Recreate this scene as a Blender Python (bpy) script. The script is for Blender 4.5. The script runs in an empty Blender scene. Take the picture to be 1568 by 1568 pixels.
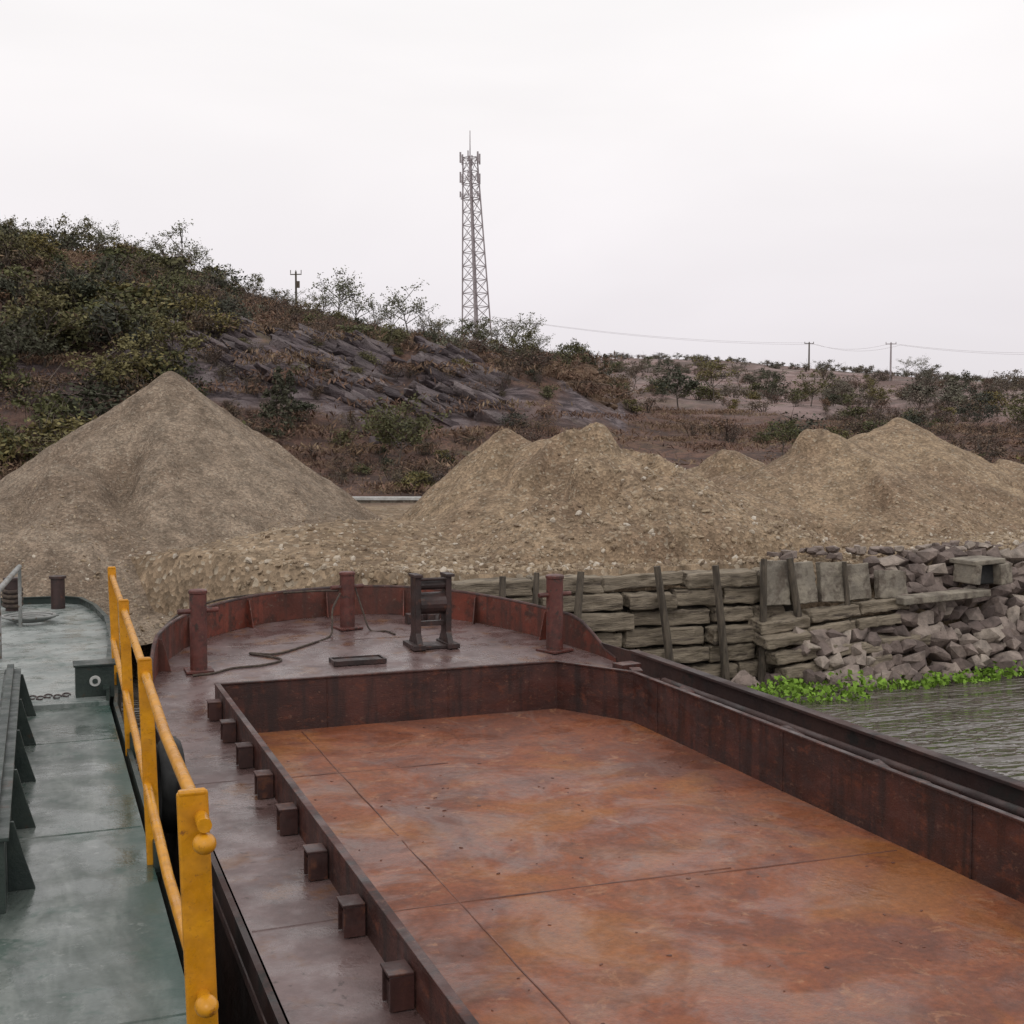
import bpy, math, random, bmesh
import numpy as np
from mathutils import Vector, Matrix, Euler
R=math.radians
random.seed(7); rng=np.random.default_rng(7)
scene=bpy.context.scene
# ------------------------------------------------------------ noise
def vnoise(x,y,seed=0):
    xi=np.floor(x).astype(np.int64); yi=np.floor(y).astype(np.int64)
    xf=x-xi; yf=y-yi
    def h(a,b):
        n=(a*374761393+b*668265263+seed*974634777)&0xffffffff
        n=((n^(n>>13))*1274126177)&0xffffffff
        return ((n^(n>>16))&0xffff)/65535.0
    u=xf*xf*(3-2*xf); v=yf*yf*(3-2*yf)
    return (h(xi,yi)*(1-u)+h(xi+1,yi)*u)*(1-v)+(h(xi,yi+1)*(1-u)+h(xi+1,yi+1)*u)*v
def fbm(x,y,seed=0,o=4):
    x=np.asarray(x,float); y=np.asarray(y,float)
    s=0;a=.5;f=1.0
    for i in range(o):
        s=s+a*(vnoise(x*f+17.3*i,y*f-9.1*i,seed+i)-.5)*2; a*=.5; f*=2.03
    return s
def sstep(a,b,x):
    t=np.clip((x-a)/(b-a),0,1); return t*t*(3-2*t)
# ------------------------------------------------------------ materials
def newmat(name):
    m=bpy.data.materials.new(name); m.use_nodes=True
    nt=m.node_tree; b=nt.nodes['Principled BSDF']
    return m,nt,b
def N(nt,t,**k):
    n=nt.nodes.new(t)
    for a,v in k.items(): setattr(n,a,v)
    return n
def noise(nt,vec,scale,detail=4,rough=.6,dist=0):
    n=N(nt,'ShaderNodeTexNoise'); n.inputs['Scale'].default_value=scale
    n.inputs['Detail'].default_value=min(detail,4); n.inputs['Roughness'].default_value=rough
    n.inputs['Distortion'].default_value=dist
    nt.links.new(vec,n.inputs['Vector']); return n.outputs['Fac']
def ramp(nt,fac,stops,interp='LINEAR'):
    r=N(nt,'ShaderNodeValToRGB'); r.color_ramp.interpolation=interp
    e=r.color_ramp.elements
    while len(e)<len(stops): e.new(.5)
    for i,(p,c) in enumerate(stops):
        e[i].position=p; e[i].color=(c,c,c,1) if isinstance(c,(int,float)) else (*c,1)
    nt.links.new(fac,r.inputs['Fac']); return r.outputs['Color']
def mix(nt,f,a,b,mode='MIX'):
    m=N(nt,'ShaderNodeMixRGB',blend_type=mode)
    for s,v in (('Fac',f),('Color1',a),('Color2',b)):
        if isinstance(v,bpy.types.NodeSocket): nt.links.new(v,m.inputs[s])
        elif isinstance(v,(int,float)): m.inputs[s].default_value=v if s=='Fac' else (v,v,v,1)
        else: m.inputs[s].default_value=(*v,1)
    return m.outputs['Color']
def pos(nt,scale=None,rot=None):
    g=N(nt,'ShaderNodeNewGeometry')
    if scale is None and rot is None: return g.outputs['Position']
    m=N(nt,'ShaderNodeMapping'); m.inputs['Scale'].default_value=scale or (1,1,1)
    if rot: m.inputs['Rotation'].default_value=rot
    nt.links.new(g.outputs['Position'],m.inputs['Vector']); return m.outputs['Vector']
def bump(nt,b,h,strength=.5,dist=.02):
    n=N(nt,'ShaderNodeBump'); n.inputs['Strength'].default_value=strength; n.inputs['Distance'].default_value=dist
    nt.links.new(h,n.inputs['Height']); nt.links.new(n.outputs['Normal'],b.inputs['Normal'])
def surf(name,A,B,C=None,s1=1.5,s2=6,cth=(.55,.65),rough=(.5,.8),bs=.3,bd=.01,bscale=40,stretch=None,metal=0,streak=None,D=None):
    m,nt,b=newmat(name); p=pos(nt,stretch)
    c=ramp(nt,noise(nt,p,s1,4,.65,.3),[(.40,A),(.60,B)])
    if C is not None: c=mix(nt,ramp(nt,noise(nt,p,s2,4,.7,.2),[(cth[0],0.0),(cth[1],1.0)]),c,C)
    if D is not None: c=mix(nt,ramp(nt,noise(nt,p,s2*3.1,4,.75,.5),[(.60,0.0),(.66,.85)]),c,D)
    if streak is not None:
        c=mix(nt,ramp(nt,noise(nt,pos(nt,(9,9,.8)),1.0,4,.6),[(.48,0.0),(.62,.8)]),c,streak)
    f=noise(nt,p,bscale,4,.7)
    c=mix(nt,.5,c,ramp(nt,f,[(.3,.55),(.7,1.0)]),'MULTIPLY')
    nt.links.new(c,b.inputs['Base Color'])
    nt.links.new(ramp(nt,noise(nt,p,s1*2.3,4,.6),[(.4,rough[0]),(.6,rough[1])]),b.inputs['Roughness'])
    b.inputs['Metallic'].default_value=metal
    bump(nt,b,f,bs,bd); return m

M={}
M['deck']=surf('barge_deck_paint',(.105,.064,.060),(.18,.122,.117),(.17,.085,.05),1.6,2.6,(.54,.66),(.14,.5),.4,.009,22,D=(.06,.035,.03))
M['coam']=surf('coaming_paint',(.042,.016,.013),(.085,.029,.022),(.13,.04,.022),1.6,6,(.55,.68),(.35,.7),.4,.008,stretch=(1,1,2.0),streak=(.025,.013,.012),D=(.15,.075,.05))
M['brk']=surf('bracket_paint',(.04,.018,.016),(.075,.03,.025),(.12,.045,.025),3,9,(.55,.68),(.4,.7),.3,.005)
M['bulw']=surf('bulwark_rust',(.21,.050,.03),(.11,.033,.022),(.07,.028,.02),1.8,6,(.5,.62),(.4,.75),.4,.008,streak=(.075,.03,.022),D=(.16,.10,.075))
M['boll']=surf('bollard_paint',(.15,.045,.035),(.085,.03,.025),(.05,.03,.025),5,12,(.55,.65),(.35,.7),.4,.006,D=(.16,.09,.06))
M['dark']=surf('dark_steel',(.028,.018,.017),(.055,.028,.025),(.10,.04,.025),4,9,(.58,.68),rough=(.4,.7))
M['hull']=surf('hull_steel',(.03,.015,.014),(.06,.026,.02),(.02,.015,.013),1.2,4,rough=(.5,.8))
M['yel']=surf('yellow_paint',(.70,.31,.008),(.56,.235,.006),(.30,.12,.02),5,16,(.64,.71),(.25,.5),.18,.004,bscale=25,D=(.40,.17,.01))
M['gdark']=surf('dark_green_paint',(.018,.03,.026),(.035,.05,.042),(.06,.035,.02),2.5,9,(.6,.7),(.3,.6))
M['grey']=surf('grey_steel',(.20,.21,.20),(.32,.32,.31),(.12,.07,.045),3,11,(.56,.66),(.4,.6))
M['black']=surf('rubber_hole_dark',(.015,.015,.015),(.03,.03,.03),None,4,8,rough=(.6,.85))
M['rope']=surf('rope_fibre',(.10,.075,.055),(.05,.035,.03),None,20,30,rough=(.8,.95),bscale=120)
M['white']=surf('white_paint',(.6,.6,.58),(.42,.42,.40),None,4,8,rough=(.5,.7))
M['tower']=surf('galvanised_steel',(.33,.29,.30),(.40,.36,.37),None,1,8,rough=(.5,.7))
M['wood']=surf('weathered_wood',(.22,.18,.13),(.35,.29,.215),(.085,.065,.05),2.2,3.5,(.52,.66),(.75,.95),.9,.035,14,stretch=(.6,3,5))
M['pole']=surf('dark_wood_pole',(.06,.048,.036),(.13,.105,.078),None,3,8,rough=(.8,.95),bs=.6,bd=.01,stretch=(6,6,1))
M['conc']=surf('old_concrete',(.21,.185,.15),(.32,.28,.22),(.13,.105,.082),1.8,5,(.48,.64),(.8,.95),.8,.025,18)
M['bark']=surf('bark',(.07,.055,.045),(.13,.105,.085),None,3,8,rough=(.85,.95))
M['earth']=surf('backfill_earth',(.03,.024,.018),(.06,.05,.038),None,3,8,rough=(.9,1))
# green deck (wet worn paint)
m,nt,b=newmat('green_deck_paint'); p=pos(nt); ps=pos(nt,(1.8,.45,1))
c=ramp(nt,noise(nt,ps,2.4,4,.7,.5),[(.38,(.068,.086,.076)),(.5,(.108,.128,.116)),(.62,(.17,.19,.175))])
c=mix(nt,ramp(nt,noise(nt,p,3.3,4,.75,.3),[(.56,0.0),(.64,.75)]),c,(.038,.075,.058))
c=mix(nt,ramp(nt,noise(nt,p,9,4,.8,.3),[(.6,0.0),(.67,.7)]),c,(.23,.245,.23))
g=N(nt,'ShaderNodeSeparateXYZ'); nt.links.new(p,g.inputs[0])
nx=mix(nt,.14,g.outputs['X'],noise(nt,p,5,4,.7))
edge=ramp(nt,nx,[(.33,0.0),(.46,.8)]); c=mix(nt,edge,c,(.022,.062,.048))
f=noise(nt,p,45,4,.7); c=mix(nt,.4,c,ramp(nt,f,[(.3,.5),(.7,1.0)]),'MULTIPLY')
nt.links.new(c,b.inputs['Base Color'])
nt.links.new(ramp(nt,noise(nt,p,2.5,4),[(.4,.14),(.6,.5)]),b.inputs['Roughness'])
bump(nt,b,noise(nt,p,14,4,.6),.3,.008); M['gdeck']=m
M['gfore']=surf('green_foredeck_paint',(.19,.215,.205),(.32,.345,.33),(.08,.12,.105),2,5,(.53,.66),(.2,.5),.25,.006)
# rusty hold floor
m,nt,b=newmat('rusty_hold_floor'); p=pos(nt); ps=pos(nt,(1,1.3,1))
c=ramp(nt,noise(nt,ps,.8,4,.68,.8),[(.36,(.15,.055,.034)),(.46,(.225,.070,.033)),(.54,(.27,.086,.036)),(.64,(.235,.095,.05))])
c=mix(nt,ramp(nt,noise(nt,p,2.3,4,.75,.8),[(.48,0.0),(.62,.65)]),c,(.155,.06,.040))
c=mix(nt,ramp(nt,noise(nt,pos(nt,(1.7,.8,1)),1.3,4,.72,1.2),[(.55,0.0),(.63,.5)]),c,(.20,.115,.09))
c=mix(nt,ramp(nt,noise(nt,p,5.0,4,.75,.6),[(.59,0.0),(.67,.75)]),c,(.34,.16,.085))
c=mix(nt,ramp(nt,noise(nt,p,.9,4,.6,.4),[(.52,0.0),(.64,.6)]),c,(.33,.125,.03))
c=mix(nt,ramp(nt,noise(nt,pos(nt,(1,1,1),(0,0,.6)),3.6,4,.8,1.5),[(.61,0.0),(.69,.5)]),c,(.09,.045,.035))
f=noise(nt,p,26,4,.8); c=mix(nt,.7,c,ramp(nt,f,[(.33,.55),(.66,1.1)]),'MULTIPLY')
nt.links.new(c,b.inputs['Base Color'])
nt.links.new(ramp(nt,noise(nt,p,1.5,4,.68,.5),[(.42,.3),(.56,.75)]),b.inputs['Roughness'])
bump(nt,b,noise(nt,p,9,4,.75),.5,.018); M['floor']=m
M['seam']=surf('weld_rust',(.11,.045,.033),(.2,.08,.05),None,4,6,rough=(.5,.8))
# gravel
def gravel(name,A,B,C,vs=16):
    m,nt,b=newmat(name); p=pos(nt)
    v=N(nt,'ShaderNodeTexVoronoi'); v.inputs['Scale'].default_value=vs; nt.links.new(p,v.inputs['Vector'])
    sep=N(nt,'ShaderNodeSeparateColor'); nt.links.new(v.outputs['Color'],sep.inputs[0])
    c=ramp(nt,noise(nt,p,.5,4,.65,.6),[(.38,A),(.60,B)])
    st=ramp(nt,sep.outputs[0],[(0,.62),(.6,1.0),(1,1.35)])
    c=mix(nt,.8,c,st,'MULTIPLY')
    c=mix(nt,ramp(nt,sep.outputs[1],[(.88,0.0),(.96,.7)]),c,C)
    c=mix(nt,.55,c,ramp(nt,noise(nt,p,60,2,.8),[(.3,.6),(.7,1.2)]),'MULTIPLY')
    c=mix(nt,.9,c,ramp(nt,noise(nt,pos(nt,(2.2,2.2,.5)),1.6,4,.7),[(.38,.66),(.62,1.12)]),'MULTIPLY')
    nt.links.new(c,b.inputs['Base Color']); b.inputs['Roughness'].default_value=.95
    b.inputs['Specular IOR Level'].default_value=.2
    h=mix(nt,.5,v.outputs['Distance'],noise(nt,p,35,3,.8),'ADD')
    bump(nt,b,h,.8,.03); return m,nt,b,c
M['pile'],_,_,_=gravel('gravel_grey_tan',(.225,.168,.122),(.31,.243,.182),(.38,.32,.25),30)
M['pile2'],_,_,_=gravel('gravel_yellow_tan',(.245,.172,.115),(.34,.25,.165),(.44,.37,.28),24)
m,nt,b=newmat('stone_chips'); oi=N(nt,'ShaderNodeNewGeometry')
c=ramp(nt,oi.outputs['Random Per Island'],[(0,(.20,.145,.10)),(.5,(.33,.25,.165)),(.85,(.40,.32,.23)),(1,(.56,.50,.42))])
c=mix(nt,.5,c,ramp(nt,noise(nt,oi.outputs['Position'],30,2),[(.3,.6),(.7,1.1)]),'MULTIPLY')
nt.links.new(c,b.inputs['Base Color']); b.inputs['Roughness'].default_value=.9; M['chips']=m
def rockmat(name,cols,s=5,bd=.03):
    m,nt,b=newmat(name); oi=N(nt,'ShaderNodeNewGeometry')
    c=ramp(nt,oi.outputs['Random Per Island'],[(i/(len(cols)-1),q) for i,q in enumerate(cols)])
    c=mix(nt,.85,c,ramp(nt,noise(nt,oi.outputs['Position'],s,4,.7),[(.36,.5),(.64,1.2)]),'MULTIPLY')
    nt.links.new(c,b.inputs['Base Color']); b.inputs['Roughness'].default_value=.9
    bump(nt,b,noise(nt,oi.outputs['Position'],s*2.6,4,.75),.8,bd); return m
M['stone']=rockmat('embankment_stone',[(.12,.09,.08),(.20,.155,.135),(.27,.215,.185),(.36,.305,.255)])
M['rockd']=rockmat('dark_outcrop_rock',[(.075,.058,.062),(.11,.085,.09),(.145,.118,.12),(.20,.165,.165)],1.2,.25)
M['rockt']=rockmat('tan_outcrop_rock',[(.12,.075,.05),(.18,.115,.075),(.24,.16,.105)],1.2,.25)
# ground
m,nt,b,gc=gravel('ground_surface',(.235,.168,.11),(.33,.245,.165),(.46,.39,.30),16)
p=pos(nt)
def attr(n):
    a=N(nt,'ShaderNodeAttribute'); a.attribute_name=n; return a.outputs['Fac']
hill=ramp(nt,noise(nt,p,.16,4,.7,.5),[(.36,(.075,.050,.042)),(.46,(.13,.076,.060)),(.55,(.165,.096,.072)),(.66,(.12,.098,.062))])  # soil tones lightened a little to stand in for haze on the hillside
hill=mix(nt,ramp(nt,noise(nt,p,1.3,4,.85,.5),[(.45,0.0),(.57,.8)]),hill,(.068,.049,.043))
hill=mix(nt,ramp(nt,noise(nt,p,.7,4,.78),[(.55,0.0),(.64,.7)]),hill,(.20,.125,.092))
rock=ramp(nt,noise(nt,pos(nt,(.6,.6,3.5),(0,.6,0)),1.0,4,.78,.8),[(.40,(.05,.04,.043)),(.5,(.125,.098,.102)),(.60,(.21,.175,.176))])
hill=mix(nt,attr('rock'),hill,rock)
far=ramp(nt,noise(nt,pos(nt,(.03,.09,.3)),1.0,4,.7,.6),[(.36,(.15,.105,.095)),(.48,(.21,.14,.125)),(.56,(.29,.215,.205)),(.66,(.18,.145,.11))])  # distant soil and fields, with haze put in as paler colour
far=mix(nt,ramp(nt,noise(nt,p,.14,4,.82),[(.48,0.0),(.56,.75)]),far,(.125,.098,.088))
hill=mix(nt,attr('far'),hill,far)
hill=mix(nt,attr('cut'),hill,(.20,.13,.085))
c=mix(nt,attr('hill'),gc,hill)
nt.links.new(c,b.inputs['Base Color']); M['ground']=m
# water
m,nt,b=newmat('river_water')
b.inputs['Base Color'].default_value=(.10,.085,.072,1); b.inputs['Roughness'].default_value=.07; b.inputs['IOR'].default_value=1.40
h=mix(nt,.25,noise(nt,pos(nt,(.5,1.5,1),(0,0,.30)),1.3,1,.4,.5),noise(nt,pos(nt,(1.0,2.4,1),(0,0,.2)),4.5,1,.5,.4))
bump(nt,b,h,1.0,.16); M['water']=m
# foliage
def leafmat(name,cols):
    m,nt,b=newmat(name); oi=N(nt,'ShaderNodeObjectInfo'); g=N(nt,'ShaderNodeNewGeometry')
    c=ramp(nt,oi.outputs['Random'],[(i/(len(cols)-1),cc) for i,cc in enumerate(cols)])
    c=mix(nt,.8,c,ramp(nt,g.outputs['Random Per Island'],[(0,.55),(1,1.45)]),'MULTIPLY')
    nt.links.new(c,b.inputs['Base Color']); b.inputs['Roughness'].default_value=.8
    b.inputs['Specular IOR Level'].default_value=.15
    return m
M['lgreen']=leafmat('leaf_green',[(.09,.094,.045),(.12,.12,.055),(.105,.102,.055),(.15,.135,.065),(.17,.14,.055)])
M['ldark']=leafmat('leaf_dark',[(.06,.066,.044),(.08,.08,.052),(.068,.07,.055)])
M['lbrown']=leafmat('leaf_brown',[(.12,.078,.066),(.15,.098,.076),(.12,.10,.068),(.18,.11,.07),(.11,.088,.082)])
M['lpale']=leafmat('leaf_pale',[(.16,.165,.115),(.20,.20,.145),(.15,.145,.105)])
M['lhaze']=leafmat('leaf_far_hazed',[(.14,.125,.095),(.12,.115,.09),(.16,.13,.105),(.13,.13,.09)])  # pale greyed leaf colours stand in for haze on distant foliage
M['grass']=leafmat('dry_grass_blades',[(.15,.09,.066),(.18,.115,.08),(.21,.15,.095),(.13,.082,.064)])
M['algae']=leafmat('leaf_water_plant',[(.18,.30,.045),(.18,.30,.045)])
# ------------------------------------------------------------ mesh helpers
class Bd:
    def __init__(s): s.v=[];s.f=[];s.m=[]
    def add(s,vs,fs,mi=0):
        o=len(s.v); s.v+= [tuple(v) for v in vs]; s.f+=[tuple(o+i for i in f) for f in fs]; s.m+=[mi]*len(fs)
    def box(s,c,d,rot=(0,0,0),mi=0):
        E=Euler(rot).to_matrix(); vs=[]
        for z in (-.5,.5):
            for x,y in ((-.5,-.5),(.5,-.5),(.5,.5),(-.5,.5)):
                vs.append(Vector(c)+E@Vector((x*d[0],y*d[1],z*d[2])))
        s.add(vs,[(3,2,1,0),(4,5,6,7),(0,1,5,4),(1,2,6,5),(2,3,7,6),(3,0,4,7)],mi)
    def tube(s,pts,rad,n=10,mi=0,cap=True):
        pts=[Vector(p) for p in pts]; k=len(pts)
        if not hasattr(rad,'__len__'): rad=[rad]*k
        vs=[];fs=[]
        up=None
        for i,p in enumerate(pts):
            t=(pts[min(i+1,k-1)]-pts[max(i-1,0)]).normalized()
            if up is None: up=Vector((0,0,1)) if abs(t.z)<.9 else Vector((1,0,0))
            a=t.cross(up).normalized(); b2=a.cross(t).normalized(); up=b2 if abs(t.dot(b2))<.9 else up
            for j in range(n):
                q=2*math.pi*j/n; vs.append(p+(a*math.cos(q)+b2*math.sin(q))*rad[i])
        for i in range(k-1):
            for j in range(n):
                fs.append((i*n+j,i*n+(j+1)%n,(i+1)*n+(j+1)%n,(i+1)*n+j))
        if cap: fs.append(tuple(range(n))[::-1]); fs.append(tuple((k-1)*n+j for j in range(n)))
        s.add(vs,fs,mi)
    def prism(s,poly,axis,a,b,mi=0):
        def P(u,v,w): return {'x':(w,u,v),'y':(u,w,v),'z':(u,v,w)}[axis]
        n=len(poly); vs=[P(u,v,a) for u,v in poly]+[P(u,v,b) for u,v in poly]
        fs=[tuple(range(n))[::-1],tuple(range(n,2*n))]+[(i,(i+1)%n,n+(i+1)%n,n+i) for i in range(n)]
        s.add(vs,fs,mi)
    def wall(s,path,z0,z1,th,mi=0):
        P=[Vector((x,y)) for x,y in path]; off=[]
        for i in range(len(P)):
            d1=(P[i]-P[i-1]).normalized() if i>0 else (P[1]-P[0]).normalized()
            d2=(P[i+1]-P[i]).normalized() if i<len(P)-1 else d1
            nn=Vector((-(d1+d2).y,(d1+d2).x)).normalized(); c=max(.4,nn.dot(Vector((-d1.y,d1.x))))
            off.append(P[i]+nn*th/c)
        f0=z0 if callable(z0) else (lambda x,y:z0); f1=z1 if callable(z1) else (lambda x,y:z1)
        vs=[];fs=[]
        for a,o in zip(P,off):
            vs+=[(a.x,a.y,f0(a.x,a.y)),(a.x,a.y,f1(a.x,a.y)),(o.x,o.y,f1(a.x,a.y)),(o.x,o.y,f0(a.x,a.y))]
        k=len(P)
        for i in range(k-1):
            for j in range(4): fs.append((4*i+j,4*i+(j+1)%4,4*i+4+(j+1)%4,4*i+4+j))
        fs+=[(0,1,2,3),(4*k-1,4*k-2,4*k-3,4*k-4)]
        s.add(vs,fs,mi)
    def obj(s,name,mats,parent=None,bevel=0,smooth=False):
        me=bpy.data.meshes.new(name); me.from_pydata(s.v,[],s.f); me.update()
        for mm in (mats if isinstance(mats,(list,tuple)) else [mats]): me.materials.append(M[mm])
        me.polygons.foreach_set('material_index',s.m)
        if smooth: me.shade_smooth()
        o=bpy.data.objects.new(name,me); scene.collection.objects.link(o)
        bm=bmesh.new(); bm.from_mesh(me); bmesh.ops.recalc_face_normals(bm,faces=bm.faces); bm.to_mesh(me); bm.free()
        if smooth:
            try: me.set_sharp_from_angle(angle=R(40))
            except Exception: pass
        if bevel:
            bv=o.modifiers.new('b','BEVEL'); bv.width=bevel; bv.segments=2; bv.limit_method='ANGLE'
        if parent: o.parent=parent
        return o
def empty(name):
    e=bpy.data.objects.new(name,None); scene.collection.objects.link(e); return e
def npmesh(name,V,F,mats,mi=None,smooth=False):
    me=bpy.data.meshes.new(name); V=np.asarray(V,np.float32); F=np.asarray(F,np.int32)
    k=F.shape[1]
    me.vertices.add(len(V)); me.vertices.foreach_set('co',V.ravel())
    me.loops.add(F.size); me.loops.foreach_set('vertex_index',F.ravel())
    me.polygons.add(len(F)); me.polygons.foreach_set('loop_start',np.arange(0,F.size,k,dtype=np.int32))
    me.update(calc_edges=True)
    for mm in mats: me.materials.append(M[mm])
    if mi is not None: me.polygons.foreach_set('material_index',np.asarray(mi,np.int32))
    me.polygons.foreach_set('use_smooth',np.full(len(F),smooth)); me.validate(); me.update()
    return me
def link(name,me,parent=None):
    o=bpy.data.objects.new(name,me); scene.collection.objects.link(o)
    if parent: o.parent=parent
    return o
def grid(X,Y,Z):
    nx=len(X);ny=len(Y); XX,YY=np.meshgrid(X,Y)
    V=np.stack([XX.ravel(),YY.ravel(),Z.ravel()],1)
    i,j=np.meshgrid(np.arange(nx-1),np.arange(ny-1)); a=(j*nx+i).ravel()
    return V,np.stack([a,a+1,a+nx+1,a+nx],1)
HV=[]
for k in range(24):
    bm=bmesh.new()
    P=rng.uniform(-1,1,(18,3)); P=P/np.max(np.abs(P),axis=1)[:,None]*rng.uniform(.75,1,(18,1))
    for q in P: bm.verts.new(q)
    rr=bmesh.ops.convex_hull(bm,input=bm.verts[:])
    bmesh.ops.delete(bm,geom=[v for v in bm.verts if not v.link_faces],context='VERTS')
    bmesh.ops.triangulate(bm,faces=bm.faces[:]); bm.verts.index_update()
    HV.append((np.array([v.co[:] for v in bm.verts]),np.array([[v.index for v in f.verts] for f in bm.faces]))); bm.free()
class Rocks:
    def __init__(s): s.V=[];s.F=[];s.c=0
    def add(s,c,d,rot):
        v,f=random.choice(HV); E=np.array(Euler(rot).to_matrix())
        s.V.append((v*np.array(d)*.5)@E.T+np.array(c)); s.F.append(f+s.c); s.c+=len(v)
    def obj(s,name,mat): return link(name,npmesh(name,np.concatenate(s.V),np.concatenate(s.F),[mat]))
# ------------------------------------------------------------ terrain
EYE=3.15
AZ=np.array([-60,-1.5,3.8,9.4,15.4,19.3,22.9,26.2,31.8,37.5,43.3,60])
RS=np.array([0,38,44,50,56,65,85,130,180,250,400,2500.])
TZ=np.array([
[1.5]*12,
[1.5]*12,
[3.2,3.2,3.0,2.6,2.3,2.3,2.2,2.0,1.9,1.8,1.8,1.8],
[6.2,6.2,5.7,4.6,3.7,3.6,3.5,3.0,2.7,2.6,2.5,2.5],
[9,9,8.6,8.0,7.4,6.7,5.9,3.8,3.2,3.0,2.9,2.9],
[12,11.9,11.2,9.4,8.4,7.7,6.8,4.9,4.0,3.8,3.6,3.4],
[16,15.3,14.5,12.1,10.2,9.5,8.5,6.2,5.2,4.9,4.7,4.2],
[15,15,15,13,12,11,10,8.6,7.6,7.2,6.9,6],
[15,15,15,15,14,14,13.5,13,12,11.3,10.5,9],
[18,18,18,18,18,18.5,19,20.0,19.0,16.7,14,12],
[13]*12,[12]*12])
def shoreY(X): 
    return np.interp(X,[-60,.5,1.2,2.4,4,9,10.3,400],[17.8,17.7,16.3,15.0,14.62,14.62,13.55,13.55])
def shoreW(X): return np.interp(X,[-60,1,3.6,4.4,9,10.3],[2.2,2.0,.9,.15,.15,1.35])
def T(X,Y):
    X=np.asarray(X,float);Y=np.asarray(Y,float)
    r=np.hypot(X,Y); az=np.degrees(np.arctan2(X,Y))
    rows=[np.interp(az,AZ,row) for row in TZ]
    z=np.zeros_like(r)
    for i in range(len(RS)-1):
        t=np.clip((r-RS[i])/(RS[i+1]-RS[i]),0,1)
        msk=(r>=RS[i])&(r<RS[i+1]); z=np.where(msk,rows[i]*(1-t)+rows[i+1]*t,z)
    z=np.where(r>=RS[-1],12,z)
    k=sstep(36,70,r)
    z=z+k*(.9*fbm(X*.09,Y*.09,3,5)+.35*fbm(X*.5,Y*.5,8,4))+sstep(110,250,r)*1.0*fbm(X*.02,Y*.02,5,5)
    z=z+sstep(60,130,r)*sstep(22,28,az)*.45*np.abs(fbm(X*.03,Y*.12,12,3))
    ck=np.exp(-((r-53)/4.0)**2)*sstep(2,8,az)*(1-sstep(19,23,az))
    z=z+ck*(1.6*np.abs(fbm(X*.3,Y*.3+X*.1,21,5)))
    z=z+1.5*np.exp(-((az-24)/1.6)**2-((r-67)/4)**2)
    near=1-sstep(30,38,r)
    z=z+near*(.10*fbm(X*.5,Y*.5,31,5)+.45*np.exp(-((X-5.4)**2/5+(Y-18.6)**2/3.5))+.30*np.exp(-((X-3.3)**2/4+(Y-17.6)**2/1.5))
       +.12*sstep(11,15,X))
    s=sstep(0,1,(Y-shoreY(X))/shoreW(X)*.9)
    return -1.2+(z+1.2)*s
def ax(*seg):
    out=[]
    for a,b2,st in seg: out+=list(np.arange(a,b2,st))
    return np.array(out)
X=ax((-1500,-600,150),(-600,-80,26),(-80,-14,1.5),(-14,28,.2),(28,120,.8),(120,400,4),(400,2600,110))
Y=ax((-400,0,100),(0,13,3.2),(13,20,.1),(20,40,.25),(40,100,.5),(100,300,2.2),(300,2600,120))
XX,YY=np.meshgrid(X,Y); Z=T(XX,YY)
V,F=grid(X,Y,Z); me=npmesh('ground',V,F,['ground'],smooth=True)
r=np.hypot(XX,YY); azg=np.degrees(np.arctan2(XX,YY))
gy,gx=np.gradient(Z); dX=np.gradient(X)[None,:]; dY=np.gradient(Y)[:,None]
sl=np.hypot(gx/dX,gy/dY)
nz=fbm(XX*.15,YY*.15,44,4)
at={'hill':sstep(33,37,r+nz*2),
    'rock':np.clip(sstep(.45,.75,sl+.35*nz)*sstep(45,48,r)*(1-sstep(62,70,r)),0,1),
    'far':sstep(70,95,r+nz*10)*sstep(20,26,azg)+sstep(200,230,r)*(1-sstep(20,26,azg)),
    'cut':.7*np.exp(-((azg-24)/1.4)**4-((r-63)/4)**4)*(nz>-.25)}
for k,a in at.items():
    A=me.attributes.new(k,'FLOAT','POINT'); A.data.foreach_set('value',a.ravel().astype(np.float32))
link('ground',me)
wb=Bd(); wb.add([(-1500,-400,0),(2600,-400,0),(2600,20,0),(-1500,20,0)],[(0,1,2,3)]); wb.obj('river_water','water')
# ------------------------------------------------------------ gravel piles
def cones(X,Y,L,seed):
    z=np.full(X.shape,-5.0)
    wx=X+.35*fbm(X*.6,Y*.6,seed,3); wy=Y+.35*fbm(X*.6+9,Y*.6,seed+5,3)
    for (cx,cy,cz,sx,rd) in L:
        d=np.hypot(wx-cx,wy-cy); d=np.sqrt(d*d+rd*rd)-rd*.6
        an=np.arctan2(wx-cx,wy-cy)
        zz=cz-sx*d+.07*fbm(an*6,d*.25,seed+31,3)*np.minimum(d,2); z=np.maximum(z,zz)
    return z
def pile_h(i,X,Y):
    L,seed,b=PL[i]
    z=cones(X,Y,L,seed)+.05*fbm(X*2.2,Y*2.2,seed+9,4)
    if i==0:
        e=fbm(X*1.5,Y*.8,61,3)*.3
        z=z-.45*np.exp(-((X-1.25+e)**2/.10+(Y-20.5)**2/.9))+ .12*np.exp(-((X-.8)**2/.3+(Y-20.1)**2/.5))
        z=z-.38*np.exp(-((X+.35+e)**2/.12+(Y-19.9)**2/.5))
    if i==1:
        z=z-.5*sstep(.05,.22,fbm(X*.8+3,Y*.8,77,3))*np.exp(-((X-8)**2/3+(Y-17.3)**2/1.6))
    if i==2:
        z=z-.3*sstep(.05,.3,fbm(X*.6+3,Y*.6,78,3))
    return z-2.0*(1-sstep(14.75,15.5,Y))
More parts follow.
